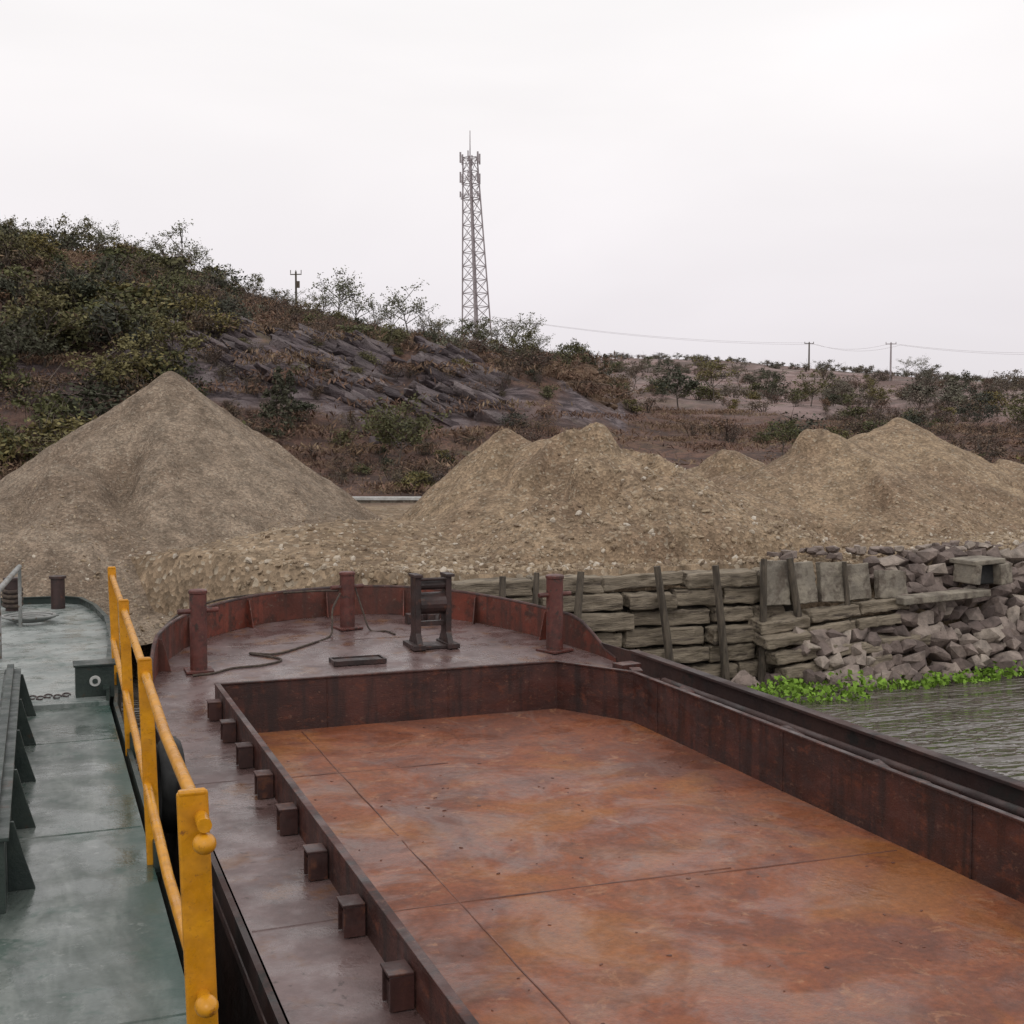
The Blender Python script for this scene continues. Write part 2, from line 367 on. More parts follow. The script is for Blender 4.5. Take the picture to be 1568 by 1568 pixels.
PL=[
 ([(2.15,22.7,4.47,.75,.12),(.35,20.5,2.85,.62,.15),(-1.6,22.3,2.6,.6,.3),(3.9,20.3,2.1,.35,.6)],100,(-7,8,16.5,29)),
 ([(7.31,19.15,3.46,.86,.06),(7.8,18.75,3.3,.7,.3),(8.32,18.25,3.54,.58,.08),(9.7,17.4,2.45,.42,.5),(6.9,17.2,2.1,.4,.5)],200,(3.5,14,14.85,23)),
 ([(14.05,20.3,3.5,.56,.2),(16.8,21.4,3.74,.55,.12),(13.8,23.6,3.15,.5,.6),(12.3,22.8,2.9,.45,.5),(18.9,20.7,2.95,.48,.6),(15.4,20.9,3.3,.5,.4),(21.5,21,3.0,.5,.6),(11.3,19.0,2.5,.45,.5)],300,(8,27,15,28)),
]
for i,(L,seed,bx) in enumerate(PL):
    Xp=np.arange(bx[0],bx[1],.07);Yp=np.arange(bx[2],bx[3],.07)
    a,bb=np.meshgrid(Xp,Yp); Zp=pile_h(i,a,bb)
    Zp=Zp+.014*fbm(a*9,bb*9,5,3)
    tt=T(a,bb); V,F=grid(Xp,Yp,Zp)
    ok=(Zp>tt-.12).ravel(); keep=ok[F].any(1); F=F[keep]
    me=npmesh('gravel_pile',V,F,['pile' if i==0 else 'pile2'],smooth=True)
    link('gravel_pile',me)
def Hall(X,Y):
    z=T(X,Y)
    for i in range(3): z=np.maximum(z,pile_h(i,X,Y))
    return z
phi=(1+5**.5)/2
ICO=np.array([(-1,phi,0),(1,phi,0),(-1,-phi,0),(1,-phi,0),(0,-1,phi),(0,1,phi),(0,-1,-phi),(0,1,-phi),(phi,0,-1),(phi,0,1),(-phi,0,-1),(-phi,0,1)])/1.9
IF=np.array([(0,11,5),(0,5,1),(0,1,7),(0,7,10),(0,10,11),(1,5,9),(5,11,4),(11,10,2),(10,7,6),(7,1,8),(3,9,4),(3,4,2),(3,2,6),(3,6,8),(3,8,9),(4,9,5),(2,4,11),(6,2,10),(8,6,7),(9,8,1)])
def stones(xy,size,name='loose_gravel',mat='chips'):
    n=len(xy)
    z=Hall(xy[:,0],xy[:,1])
    q=rng.normal(size=(n,3,3)); Q=np.linalg.qr(q)[0]
    base=ICO[None]*(1+rng.uniform(-.28,.28,(n,12,1)))*np.stack([np.ones(n),rng.uniform(.6,1,n),rng.uniform(.35,.8,n)],1)[:,None,:]
    Vs=np.einsum('nij,nkj->nki',Q,base)*size[:,None,None]
    Vs+=np.stack([xy[:,0],xy[:,1],z+size*.12],1)[:,None,:]
    Fs=(IF[None]+np.arange(n)[:,None,None]*12).reshape(-1,3)
    link(name,npmesh(name,Vs.reshape(-1,3),Fs,[mat]))
n=17000
px=rng.uniform(-3,20,n); py=14.7+6.5*rng.random(n)**1.8
dens=np.clip(1.15-(py-14.7)/4.2+fbm(px*.5,py*.5,55,3)*1.0,0.04,1)
okk=(py>shoreY(px)+.2)&(rng.random(n)<dens); px,py=px[okk],py[okk]
sz=.014+.047*rng.random(len(px))**3.0*np.clip(1.3-(py-14.7)/6,.4,1.2)
stones(np.stack([px,py],1),sz)
# ------------------------------------------------------------ stone embankment
S=Rocks(); rows=11
for rw in range(rows):
    x=9.25+random.random()*.3+(1.75 if rw>=5 else 0)
    while x<27:
        big=.9+.35*float(sstep(12,13.5,x))*(1 if rw<6 else .2)
        w=random.uniform(.13,.42)*big; h=random.uniform(.15,.24)*big
        t=(rw+.5+random.uniform(-.35,.35))/rows
        yy=13.5+1.35*t+random.uniform(-.09,.06); zz=-.13+1.70*t
        if not (12.35<x<12.85 and 1.12<zz<1.45):
            S.add((x+w/2,yy,zz),(w*1.2,random.uniform(.22,.36),h*1.15),(-.5+random.uniform(-.3,.3),random.uniform(-.3,.3),random.uniform(-.4,.4)))
        x+=w*.85
for k in range(90):
    x=random.uniform(8.4,20); S.add((x,13.45+random.uniform(-.25,.15)+(.5 if x<9.6 else 0),random.uniform(-.05,.08)),[random.uniform(.12,.35) for _ in range(3)],[random.uniform(0,6) for _ in range(3)])
for k in range(110):
    x=random.uniform(9.6,20); S.add((x,14.95+random.uniform(-.15,.3),1.60+random.uniform(-.05,.04)),[random.uniform(.08,.26),random.uniform(.1,.25),random.uniform(.07,.15)],(0,0,random.uniform(0,6)))
S.obj('stone_embankment','stone')
b=Bd(); b.box((12.40,14.2,1.30),(.08,.5,.28),(0,.1,0)); b.box((12.87,14.2,1.30),(.22,.5,.30),(0,-.1,.1)); b.box((12.62,14.25,1.475),(.55,.55,.07),(0,-.05,0)); b.box((12.62,14.12,1.29),(.36,.06,.28),(0,0,0),1)  # thin black panel stands in for the shade inside the opening
b.box((11.8,14.02,1.02),(1.5,.3,.10),(0,-.04,.0),0)
b.obj('culvert_opening',['conc','black'],bevel=.015)
# ------------------------------------------------------------ timber retaining wall
tw=empty('timber_retaining_wall')
b=Bd()
for rw in range(6):
    x=4.5+random.uniform(0,.4); z=.02+rw*.245
    while x<9.35:
        L=random.uniform(.35,1.3) if rw>2 else random.uniform(.6,1.7)
        L=min(L,9.45-x)
        if L<.15: break
        if rw==5 or random.random()>.05:
            b.box((x+L/2,14.42+random.uniform(-.09,.09)+.02*rw,z+.11),(L-random.uniform(.02,.09),.26,random.uniform(.175,.235)),(random.uniform(-.1,.1),random.uniform(-.04,.04),random.uniform(-.06,.06)))
        x+=L
for (x0,x1,z0,z1,yy,h) in [(8.9,11.3,.74,.95,14.22,.15),(8.9,11.1,.55,.72,14.12,.13),(9.0,11.5,.34,.46,13.98,.15),(9.1,10.8,.10,.22,13.85,.16)]:
    n=3
    for k in range(n):
        xa=x0+(x1-x0)*k/n; xb=x0+(x1-x0)*(k+1)/n-.03; za=z0+(z1-z0)*k/n; zb=z0+(z1-z0)*(k+1)/n
        b.box(((xa+xb)/2,yy+random.uniform(-.05,.05),(za+zb)/2+random.uniform(-.03,.03)),(xb-xa,.34,h),(random.uniform(-.2,.2),-math.atan2(zb-za,xb-xa)+random.uniform(-.03,.03),random.uniform(-.05,.05)))
o=b.obj('sleepers','wood',tw,bevel=.018)
sd=o.modifiers.new('s','SUBSURF'); sd.subdivision_type='SIMPLE'; sd.levels=3; sd.render_levels=3
tx=bpy.data.textures.new('rough','CLOUDS'); tx.noise_scale=.13
dm=o.modifiers.new('d','DISPLACE'); dm.texture=tx; dm.strength=.08; dm.texture_coords='GLOBAL'
b=Bd()
for x0,w,h,a in [(9.05,.42,.60,.03),(9.5,.4,.56,-.05),(9.95,.44,.55,.04),(10.42,.42,.5,-.04),(10.9,.5,.40,.07)]:
    b.box((x0+w/2,14.34+random.uniform(-.05,.05),.98+h/2),(w-.02,.12,h),(-.16,a,random.uniform(-.1,.1)))
o=b.obj('concrete_slabs','conc',tw,bevel=.012)
sd=o.modifiers.new('s','SUBSURF'); sd.subdivision_type='SIMPLE'; sd.levels=3; sd.render_levels=3
dm=o.modifiers.new('d','DISPLACE'); dm.texture=tx; dm.strength=.05; dm.texture_coords='GLOBAL'
b=Bd(); b.box((7.1,14.68,.35),(5.4,.12,1.7)); b.obj('backfill','earth',tw)
b=Bd()
for (x,l,h,rr) in [(5.3,.06,1.53,.05),(5.75,.10,1.56,.045),(6.35,.14,1.55,.055),(7.42,-.18,1.58,.055),(8.28,-.12,1.56,.055),(9.02,.05,1.62,.05),(9.42,-.20,1.62,.055),(10.3,-.08,1.54,.04)]:
    b.tube([(x,14.2,h),(x-l*.6+.01,14.17,h*.5),(x-l*1.6,14.11,-.6)],[rr*.85,rr,rr*1.1],8)
b.obj('poles','pole',tw,smooth=True)
# ------------------------------------------------------------ low roadside wall
b=Bd(); d=Vector((2.7,-1.1)).normalized(); c0=Vector((9.6,33.8)); ang=math.atan2(d.y,d.x)
b.box((c0.x,c0.y,1.30),(44,.3,.55),(0,0,ang)); b.box((c0.x,c0.y,1.62),(44,.42,.09),(0,0,ang),1)
for k in range(-14,15): b.box((c0.x+d.x*k*1.5,c0.y+d.y*k*1.5-.17,1.3),(.06,.06,.5),(0,0,ang))
b.obj('roadside_wall',['conc','white'],bevel=.01)
# ------------------------------------------------------------ barge
barge=empty('barge')
DZ=.93; CT=1.13; FZ=.70
zf=lambda x,y: DZ+.055*max(0,y-10.5)
bow=[(.86,10.5),(.90,11.4),(1.06,12.2),(1.32,12.9),(1.72,13.5),(2.3,14.0),(2.95,14.25),(3.6,14.28),(4.15,14.05),(4.6,13.6),(4.95,12.95),(5.2,12.2),(5.37,11.4),(5.42,10.5)]
b=Bd()
def face(pts,mi=0): b.add([(x,y,zf(x,y)) for x,y in pts],[tuple(range(len(pts)))],mi)
face(bow); face([(.86,-6),(1.37,-6),(1.37,10.5),(.86,10.5)]); face([(4.87,-6),(5.42,-6),(5.42,10.5),(4.87,10.5)])
face([(4.45,10.5),(4.87,9.75),(4.87,10.5)])
b.obj('deck','deck',barge)
b=Bd()
for yy in (8.2,5.6,2.9): b.tube([(.87,yy,DZ),(1.34,yy+.01,DZ)],.005,6)
pts=[(1.5+3.6*i/14,12.9+.02*math.sin(i*2),0) for i in range(15)]; b.tube([(x,y,zf(x,y)) for x,y,_ in pts],.006,6)
b.obj('deck_weld_seams','deck',barge)
b=Bd(); b.add([(1.37,-6,FZ),(4.87,-6,FZ),(4.87,9.75,FZ),(4.45,10.5,FZ),(1.37,10.5,FZ)],[(0,1,2,3,4)]); b.obj('hold_floor','floor',barge)
b=Bd()
def seam(x0,y0,x1,y1):
    L=math.hypot(x1-x0,y1-y0); n=int(L/.25); pts=[]
    for i in range(n+1):
        t=i/n; pts.append((x0+(x1-x0)*t+random.uniform(-.004,.004),y0+(y1-y0)*t+random.uniform(-.004,.004),FZ+random.uniform(-.004,.002)))
    b.tube(pts,.006,6)
seam(2.06,10.4,2.06,7.4); seam(2.06,7.3,2.06,-5); seam(1.4,9.0,2.9,8.97); seam(1.4,6.2,3.7,6.14); seam(3.5,6.1,4.8,6.05); seam(1.4,3.4,4.8,3.4)
b.obj('weld_seams','seam',barge)
S=Rocks()
for k in range(170):
    x=random.uniform(1.5,4.7);y=random.uniform(1.5,10.2) ; s_=random.uniform(.006,.022)
    S.add((x,y,FZ+.002),(s_*1.6,s_,s_*.4),(0,0,random.uniform(0,6)))
o=S.obj('floor_debris','seam'); o.parent=barge
hp=[(1.37,-6),(1.37,10.5),(4.45,10.5),(4.87,9.75),(4.87,-6)]
b=Bd(); b.wall(hp,FZ-.05,CT,.022)
b.wall([(1.345,-6),(1.345,10.53),(4.465,10.53),(4.90,9.76),(4.90,-6)],CT+.002,CT+.018,-.045)
b.obj('coaming','coam',barge,bevel=.004)
b=Bd()
for yy in np.arange(-4,9.6,1.9):
    b.tube([(4.868,yy,FZ),(4.868,yy,CT-.01)],.006,6); b.tube([(1.372,yy,FZ),(1.372,yy,CT-.01)],.006,6)
for xx in (2.3,3.4): b.tube([(xx,10.498,FZ),(xx,10.498,CT-.01)],.006,6)
b.obj('wall_welds','coam',barge)
b=Bd()
for k in range(14):
    y=10.1-.78*k
    for sx,x0 in ((-1,1.345),(1,4.895)):
        xo=x0+sx*.055
        b.box((xo,y-.055,DZ+.075),(.10,.012,.14)); b.box((xo,y+.055,DZ+.075),(.10,.012,.14)); b.box((xo+sx*.004,y,DZ+.151),(.105,.13,.012)); b.box((xo+sx*.03,y,DZ+.05),(.012,.098,.09))
b.obj('coaming_brackets','brk',barge,bevel=.003)
b=Bd(); b.wall([(.845,-6)]+[(x+(x-3.14)*.006,y+.012) for x,y in bow]+[(5.435,-6)],lambda x,y:-.5,lambda x,y:zf(x,y)+.012,.03)
b.obj('hull_side','hull',barge)
b=Bd(); b.tube([(.83,-6,.80),(.83,10.6,.80),(.87,11.4,.83),(1.03,12.2,.85)],.03,8)
b.obj('rubbing_strake','hull',barge,smooth=True)
def bh(x,y): return zf(x,y)+.29*float(sstep(11.2,12.0,y))+.03
fine=[]
for i in range(len(bow)-1):
    for t in np.linspace(0,1,5)[:-1]:
        p0=Vector(bow[max(i-1,0)]);p1=Vector(bow[i]);p2=Vector(bow[i+1]);p3=Vector(bow[min(i+2,len(bow)-1)])
        q=.5*((2*p1)+(p2-p0)*t+(2*p0-5*p1+4*p2-p3)*t*t+(3*p1-p0-3*p2+p3)*t**3); fine.append((q.x,q.y))
fine.append(bow[-1]); fb=[q for q in fine if q[1]>11.1]
b=Bd(); b.wall(fb,zf,bh,-.018); b.obj('bulwark','bulw',barge)
b=Bd(); b.tube([(x,y,bh(x,y)+.008) for x,y in fb],.020,8); b.obj('bulwark_rail','coam',barge,smooth=True)
b=Bd()
for i in range(4,len(fb)-3,6):
    x,y=fb[i]; c=Vector((3.14,11.5)); n=(c-Vector((x,y))).normalized(); tt=Vector((-n.y,n.x))*.006
    o=Vector((x,y))+n*.018; z0=zf(x,y); z1=bh(x,y); e=o+n*.11; g=o+n*.03
    vs=[(o.x-tt.x,o.y-tt.y,z0),(o.x-tt.x,o.y-tt.y,z1-.02),(g.x-tt.x,g.y-tt.y,z1-.02),(e.x-tt.x,e.y-tt.y,z0)]
    vs+=[(a+2*tt.x,bb+2*tt.y,cc) for a,bb,cc in vs]
    b.add(vs,[(0,1,2,3),(7,6,5,4),(0,4,5,1),(1,5,6,2),(2,6,7,3),(3,7,4,0)])
b.obj('bulwark_knees','bulw',barge)
b=Bd()
b.wall([(5.40,-6),(5.40,10.9),(5.35,11.5)],DZ+.0,1.12,-.02); b.box((5.39,2.3,1.135),(.09,17,.024))
b.obj('gunwale','hull',barge,bevel=.004)
b=Bd(); b.tube([(5.27,-6,1.02),(5.27,4,1.03),(5.25,9.9,1.01)],.032,10); b.tube([(5.47,-6,1.06),(5.47,10.6,1.08)],.055,10)
b.obj('gunwale_pipe','hull',barge,smooth=True)
S=Rocks(); yy=-3
while yy<10.3:
    S.add((5.1+random.uniform(-.08,.1),yy,1.03+random.uniform(-.03,.03)),(random.uniform(.06,.15),random.uniform(.08,.45),.09),(0,0,random.uniform(-.3,.3))); yy+=random.uniform(.3,1.2)
o=S.obj('deck_clutter','coam'); o.parent=barge
b=Bd(); b.box((5.1,10.35,1.06),(.22,.16,.1),(0,0,.2)); b.box((5.02,10.0,1.06),(.1,.16,.12),(0,0,-.3))
for yy in (9.2,7.4,5.3,3.0): b.prism([(4.925,.93),(5.1,.93),(4.925,1.1)],'y',yy,yy+.02)
b.obj('deck_lugs','coam',barge,bevel=.004)
for i,(x,y,h,rr) in enumerate([(1.38,11.9,.74,.08),(3.19,13.5,.60,.082),(4.98,11.8,.76,.088)]):
    b=Bd(); z=zf(x,y)
    b.tube([(x,y,z-.02),(x,y,z+h)],rr,20); b.tube([(x,y,z+h+.001),(x,y,z+h+.03),(x,y,z+h+.04)],[rr*1.1,rr*1.1,rr*.9],20)
    b.tube([(x-.19,y-.03,z+h*.78),(x+.19,y+.03,z+h*.78)],.026,10)
    b.box((x,y,z+.012),(rr*3.2,rr*3.2,.024),(0,0,.2*i))
    b.obj('bollard_%d'%(i+1),'boll',barge,bevel=.004,smooth=True)
b=Bd(); x,y=3.81,12.35; z=zf(x,y)
for sx in (-1,1):
    b.prism([(y-.2,z),(y+.2,z),(y+.09,z+.16),(y+.10,z+.74),(y-.10,z+.74),(y-.09,z+.16)],'x',x+sx*.165-.03,x+sx*.165+.03)
    b.box((x+sx*.185,y,z+.025),(.13,.42,.05)); b.box((x+sx*.172,y-.02,z+.757),(.09,.24,.03))
b.box((x,y,z+.015),(.4,.3,.03))
b.tube([(x-.14,y,z+.46),(x+.14,y,z+.46)],.115,18); b.tube([(x-.14,y-.03,z+.655),(x+.14,y-.03,z+.655)],.05,12); b.tube([(x-.14,y-.09,z+.72),(x+.14,y-.09,z+.72)],.018,8); b.box((x,y,z+.25),(.27,.05,.05))
b.obj('fairlead_roller','dark',barge,bevel=.004)
b=Bd(); x,y=2.9,11.85; z=zf(x,y)
b.wall([(x-.26,y-.13),(x+.26,y-.13),(x+.26,y+.13),(x-.26,y+.13),(x-.26,y-.127)],z,z+.045,.02); b.box((x,y,z+.018),(.47,.22,.03))
b.obj('deck_hatch','dark',barge)
b=Bd()
for i in range(3): b.box((3.95+.12*i,13.6-.05*i,zf(4,13.7)+.05),(.1,.12,.12),(0,0,i*.5))
b.tube([(4.2,13.4,1.12),(4.25,13.45,1.3)],.03,8)
b.obj('chain_stopper','dark',barge,bevel=.01)
def rope(pts,r,name,par,mat='rope',per=10):
    P=[Vector(p) for p in pts]; out=[]
    for i in range(len(P)-1):
        p0=P[max(i-1,0)];p1=P[i];p2=P[i+1];p3=P[min(i+2,len(P)-1)]
        for t in np.linspace(0,1,per)[:-1]:
            t=float(t); out.append(.5*((2*p1)+(p2-p0)*t+(2*p0-5*p1+4*p2-p3)*t*t+(3*p1-p0-3*p2+p3)*t**3))
    out.append(P[-1]); b=Bd(); b.tube(out,r,8); return b.obj(name,mat,par,smooth=True)
def fd(x,y,e=.012): return (x,y,zf(x,y)+e)
rope([(3.1,13.45,1.5),(2.98,13.3,1.35),(2.95,13.2,1.2),fd(2.9,13.1),fd(2.6,12.75),fd(2.2,12.4),fd(1.95,12.5),fd(2.2,12.15),fd(2.0,11.95),fd(1.7,11.9),fd(1.5,11.75),fd(1.3,11.7)],.011,'mooring_rope',barge)
rope([(3.28,13.5,1.55),(3.34,13.4,1.3),fd(3.4,13.3),fd(3.55,13.2),fd(3.6,13.0)],.010,'rope_tail',barge)
rope([(3.1,13.55,1.52),(2.8,14.0,1.47),(2.0,14.3,1.40),(1.4,13.6,1.34),(1.1,12.6,1.30)],.012,'bow_line',barge)
b=Bd(); ring=[(.80,8.6+.25*math.cos(a),.84+.25*math.sin(a)) for a in np.linspace(0,2*math.pi,29)]
b.tube(ring,.08,12,cap=False); b.obj('tyre_fender','black',barge,smooth=True)
# ------------------------------------------------------------ green boat
gb=empty('green_boat'); GZ=1.05
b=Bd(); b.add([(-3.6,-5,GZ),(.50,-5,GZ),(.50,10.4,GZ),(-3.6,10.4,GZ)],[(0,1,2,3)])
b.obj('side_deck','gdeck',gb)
gp=[(.50,10.4),(.70,13.4),(.72,14.8),(.64,16.0),(.50,16.8),(.30,17.05),(-1.5,17.15),(-3.2,17.0),(-3.6,15),(-3.6,10.4)]
b=Bd(); b.prism(gp,'z',GZ-.2,GZ+.04); b.obj('foredeck','gfore',gb,bevel=.006)
b=Bd(); b.wall(gp[:-1],GZ-.1,GZ+.12,.025); b.wall([(x,y+.01) for x,y in gp[:-1]],GZ+.122,GZ+.135,.05); b.obj('foredeck_rim','gdark',gb)
b=Bd(); b.wall([(.53,-5),(.53,10.4),(.73,13.4),(.75,14.8),(.67,16),(.52,16.85),(.3,17.1),(-1.5,17.2),(-3.3,17.05)],-.5,GZ+.015,-.03); b.obj('hull','gdark',gb)
b=Bd()
for yy in (2.2,4.6,7.0,9.2): b.tube([(-.6 if yy<6 else -.14,yy,GZ),(.49,yy+.01,GZ)],.005,6)
b.obj('deck_welds','gdeck',gb)
b=Bd(); b.wall([(-3.4,5.9),(-.175,5.9),(-.175,10.35)],GZ,GZ+.33,.02); b.wall([(-3.4,5.88),(-.155,5.88),(-.155,10.35)],GZ+.332,GZ+.35,.12); b.wall([(-3.4,5.93),(-.205,5.93),(-.205,10.35)],GZ+.352,GZ+.39,.05)
for k in range(5):
    y=10.2-1.0*k
    b.prism([(-.173,GZ),(-.05,GZ),(-.065,GZ+.05),(-.10,GZ+.17),(-.14,GZ+.33),(-.173,GZ+.33)],'y',y-.01,y+.01)
b.obj('hatch_coaming','gdark',gb,bevel=.003)
b=Bd(); b.box((-1.8,8.15,GZ+.2),(3.1,4.4,.3)); b.obj('hatch_cover','gdeck',gb,bevel=.02)
b=Bd(); b.tube([(-.52,10.5,GZ+.66),(-.38,12.8,GZ+.70),(-.22,15,GZ+.72)],.028,10)
for x,y in ((-.38,12.8),(-.22,14.95)): b.tube([(x,y,GZ+.0),(x,y,GZ+.70)],.02,8)
b.obj('pipe_rail','grey',gb,smooth=True)
b=Bd(); b.box((.40,10.7,GZ+.16),(.30,.22,.26)); b.box((.40,10.7,GZ+.299),(.33,.25,.018)); b.tube([(.40,10.588,GZ+.17),(.40,10.58,GZ+.17)],.045,18,1)
b.tube([(.40,10.584,GZ+.17),(.40,10.572,GZ+.17)],.022,12,0)
b.obj('deck_box',['gdark','white'],gb,bevel=.005)
b=Bd()
for x,y in ((-.08,10.7),(-.02,10.66),(.04,10.72),(.11,10.67),(.18,10.72)):
    pts=[(x+.03*math.cos(a),y+.07*math.sin(a),GZ+.048) for a in np.linspace(0,5.3,12)]; b.tube(pts,.006,6,0)
b.obj('shackles','dark',gb)
for i,(x,y) in enumerate([(.2,16.5),(-.33,16.5)]):
    b=Bd(); b.tube([(x,y,GZ+.04),(x,y,GZ+.42)],.085,18); b.tube([(x,y,GZ+.421),(x,y,GZ+.45)],.105,18)
    if i: 
        for k in range(4): b.tube([(x+.105*math.cos(a),y+.105*math.sin(a),GZ+.12+.06*k+.02*math.sin(a)) for a in np.linspace(0,6.28,17)],.025,8,1)
    b.obj('bow_bollard_%d'%(i+1),['dark','rope'],gb,smooth=True)
pts=[]
for k in range(60):
    a=k*.42; rr=.12+.0025*k; pts.append((-.12+rr*math.cos(a)*1.2,15.3+rr*math.sin(a)*1.2,GZ+.06+.0012*k))
b=Bd(); b.tube(pts,.016,7); b.obj('rope_coil',['grey'],gb,smooth=True)
# ------------------------------------------------------------ yellow railing
rl=empty('yellow_railing')
line=lambda y:.425+.021*(y-3.85)
ys=[3.85,6.35,8.8,11.2]
for i,y in enumerate(ys):
    x=line(y); b=Bd(); w=.095 if i==0 else .07
    b.box((x+.012,y,GZ+.50),(w,.024,1.08),(0,-.03,0)); b.box((x-.004,y,GZ+1.035),(w*.9,.03,.02))
    b.obj('post_%d'%(i+1),'yel',rl,bevel=.008)
    if i:
        b=Bd(); b.box((x+.05,y-.03,GZ+.05),(.06,.07,.16)); b.box((x+.03,y,GZ-.03),(.05,.12,.05)); b.obj('post_socket_%d'%i,'gdark',rl,bevel=.006)
b=Bd()
for hh in (.96,.40):
    b.tube([(line(3.82)+.02,3.74,GZ+hh),(line(5),5,GZ+hh-.008),(line(8),8,GZ+hh+.006),(line(ys[-1]),ys[-1]+.1,GZ+hh)],.022,14)
b.obj('rails','yel',rl,smooth=True)
for k,hh in enumerate((.90,.40)):
    bm=bmesh.new(); bmesh.ops.create_uvsphere(bm,u_segments=20,v_segments=12,radius=.036)
    for v in bm.verts: v.co.y*=1.25; v.co.z*=.9
    me=bpy.data.meshes.new('rail_knob'); bm.to_mesh(me); bm.free(); me.shade_smooth(); me.materials.append(M['yel'])
    o=link('rail_knob_%d'%(k+1),me,rl); o.location=(line(3.85)+.02,3.76,GZ+hh)
# ------------------------------------------------------------ lattice tower
def azp(az,r): a=R(az); return r*math.sin(a),r*math.cos(a)
b=Bd(); tx_,ty_=azp(19.35,180); tz=float(T(tx_,ty_))-.5; H0=44.0-tz
def hw(t): return 1.65*(1-t)+.72*t
nseg=16; lean=-1.2
def corner(k,t):
    a=[(-1,-1),(1,-1),(1,1),(-1,1)][k%4]; w=hw(t); ca,sa=math.cos(.35),math.sin(.35)
    return Vector((tx_+lean*t+(a[0]*ca-a[1]*sa)*w, ty_+(a[0]*sa+a[1]*ca)*w, tz+H0*t))
for k in range(4):
    b.tube([corner(k,0),corner(k,1)],.11,6)
    for i in range(nseg):
        t0,t1=i/nseg,(i+1)/nseg
        b.tube([corner(k,t0),corner(k+1,t1)],.05,4); b.tube([corner(k+1,t0),corner(k,t1)],.05,4); b.tube([corner(k,t1),corner(k+1,t1)],.05,4)
tc=Vector((tx_+lean,ty_,tz+H0))
b.tube([tc-Vector((0,0,1)),tc+Vector((0,0,3.8))],[.10,.05],6)
b.tube([(tx_,ty_,tz),tc],.12,5)
for zz in (0,-2.8,-5.2):
    for a in np.linspace(0,6.28,7)[:-1]:
        q=tc+Vector((1.45*math.cos(a),1.45*math.sin(a),zz))
        b.box(q-Vector((0,0,.1)),(.22,.14,1.5 if zz>-4 else .8),(0,0,a)); b.tube([q,tc+Vector((.5*math.cos(a),.5*math.sin(a),zz))],.04,4)
    rg=[tc+Vector((1.35*math.cos(a),1.35*math.sin(a),zz-.6)) for a in np.linspace(0,6.28,13)]; b.tube(rg,.045,4)
b.obj('cell_tower','tower')
# ------------------------------------------------------------ utility poles and wires
tops=[]
for az,r_,top in [(34.3,220,20.6),(37.8,200,18.7),(11.1,88,15.1),(47,215,18)]:
    x,y=azp(az,r_); z=float(T(x,y)); b=Bd(); k=.15 if r_>100 else .08; L=1.6 if r_>100 else .8
    b.tube([(x,y,z-.5),(x,y,top)],[k*1.1,k*.8],8); b.box((x,y,top-.2),(L,k*.8,k*.8),(0,0,-.5))
    for s in (-1,0,1): b.tube([(x+s*L*.42,y-s*L*.2,top-.15),(x+s*L*.42,y-s*L*.2,top+.1)],k*.35,6)
    if az==11.1: b.box((x+.1,y-.1,top-.9),(.25,.22,.45))
    b.obj('utility_pole','tower' if az==37.8 else 'pole'); tops.append(Vector((x,y,top-.1)))
b=Bd(); st=Vector((*azp(20,185),22.0))
for A,Bq in ((st,tops[0]),(tops[0],tops[1]),(tops[1],tops[3])):
    for o_ in (Vector((0,0,0)),Vector((1.2,-.6,-.3))):
        b.tube([A.lerp(Bq,t)+o_-Vector((0,0,4*1.0*t*(1-t))) for t in np.linspace(0,1,12)],.014,4)
b.obj('power_lines','tower')
# ------------------------------------------------------------ foliage
def leafquads(C,s,rg,asp=.55,upb=0):
    n=len(C); u=rg.normal(size=(n,3)); u[:,2]+=upb; u/=np.linalg.norm(u,axis=1)[:,None]
    w=rg.normal(size=(n,3)); v=np.cross(u,w); v/=np.linalg.norm(v,axis=1)[:,None]
    ss=(s*rg.uniform(.6,1.4,n))[:,None]
    V=np.stack([C+u*ss,C+v*ss*asp,C-u*ss,C-v*ss*asp],1).reshape(-1,3)
    return V,np.arange(4*n).reshape(n,4)
def tubes_np(segs,n=4):
    Vs=[];Fs=[];c=0
    for p,q,r0,r1 in segs:
        p=np.array(p);q=np.array(q); t=q-p; t=t/np.linalg.norm(t); up=np.array([0,0,1.]) if abs(t[2])<.9 else np.array([1.,0,0])
        a=np.cross(t,up);a/=np.linalg.norm(a); bb=np.cross(a,t)
        an=np.arange(n)*2*math.pi/n; ring=np.outer(np.cos(an),a)+np.outer(np.sin(an),bb)
        Vs.append(p+ring*r0);Vs.append(q+ring*r1)
        for j in range(n): Fs.append((c+j,c+(j+1)%n,c+n+(j+1)%n,c+n+j))
        c+=2*n
    return np.concatenate(Vs),np.array(Fs)
def comb(name,V1,F1,V2,F2,mat):
    return npmesh(name,np.concatenate([V1,V2]),np.concatenate([F1,F2+len(V1)]),[mat,'bark'],np.r_[np.zeros(len(F1)),np.ones(len(F2))])
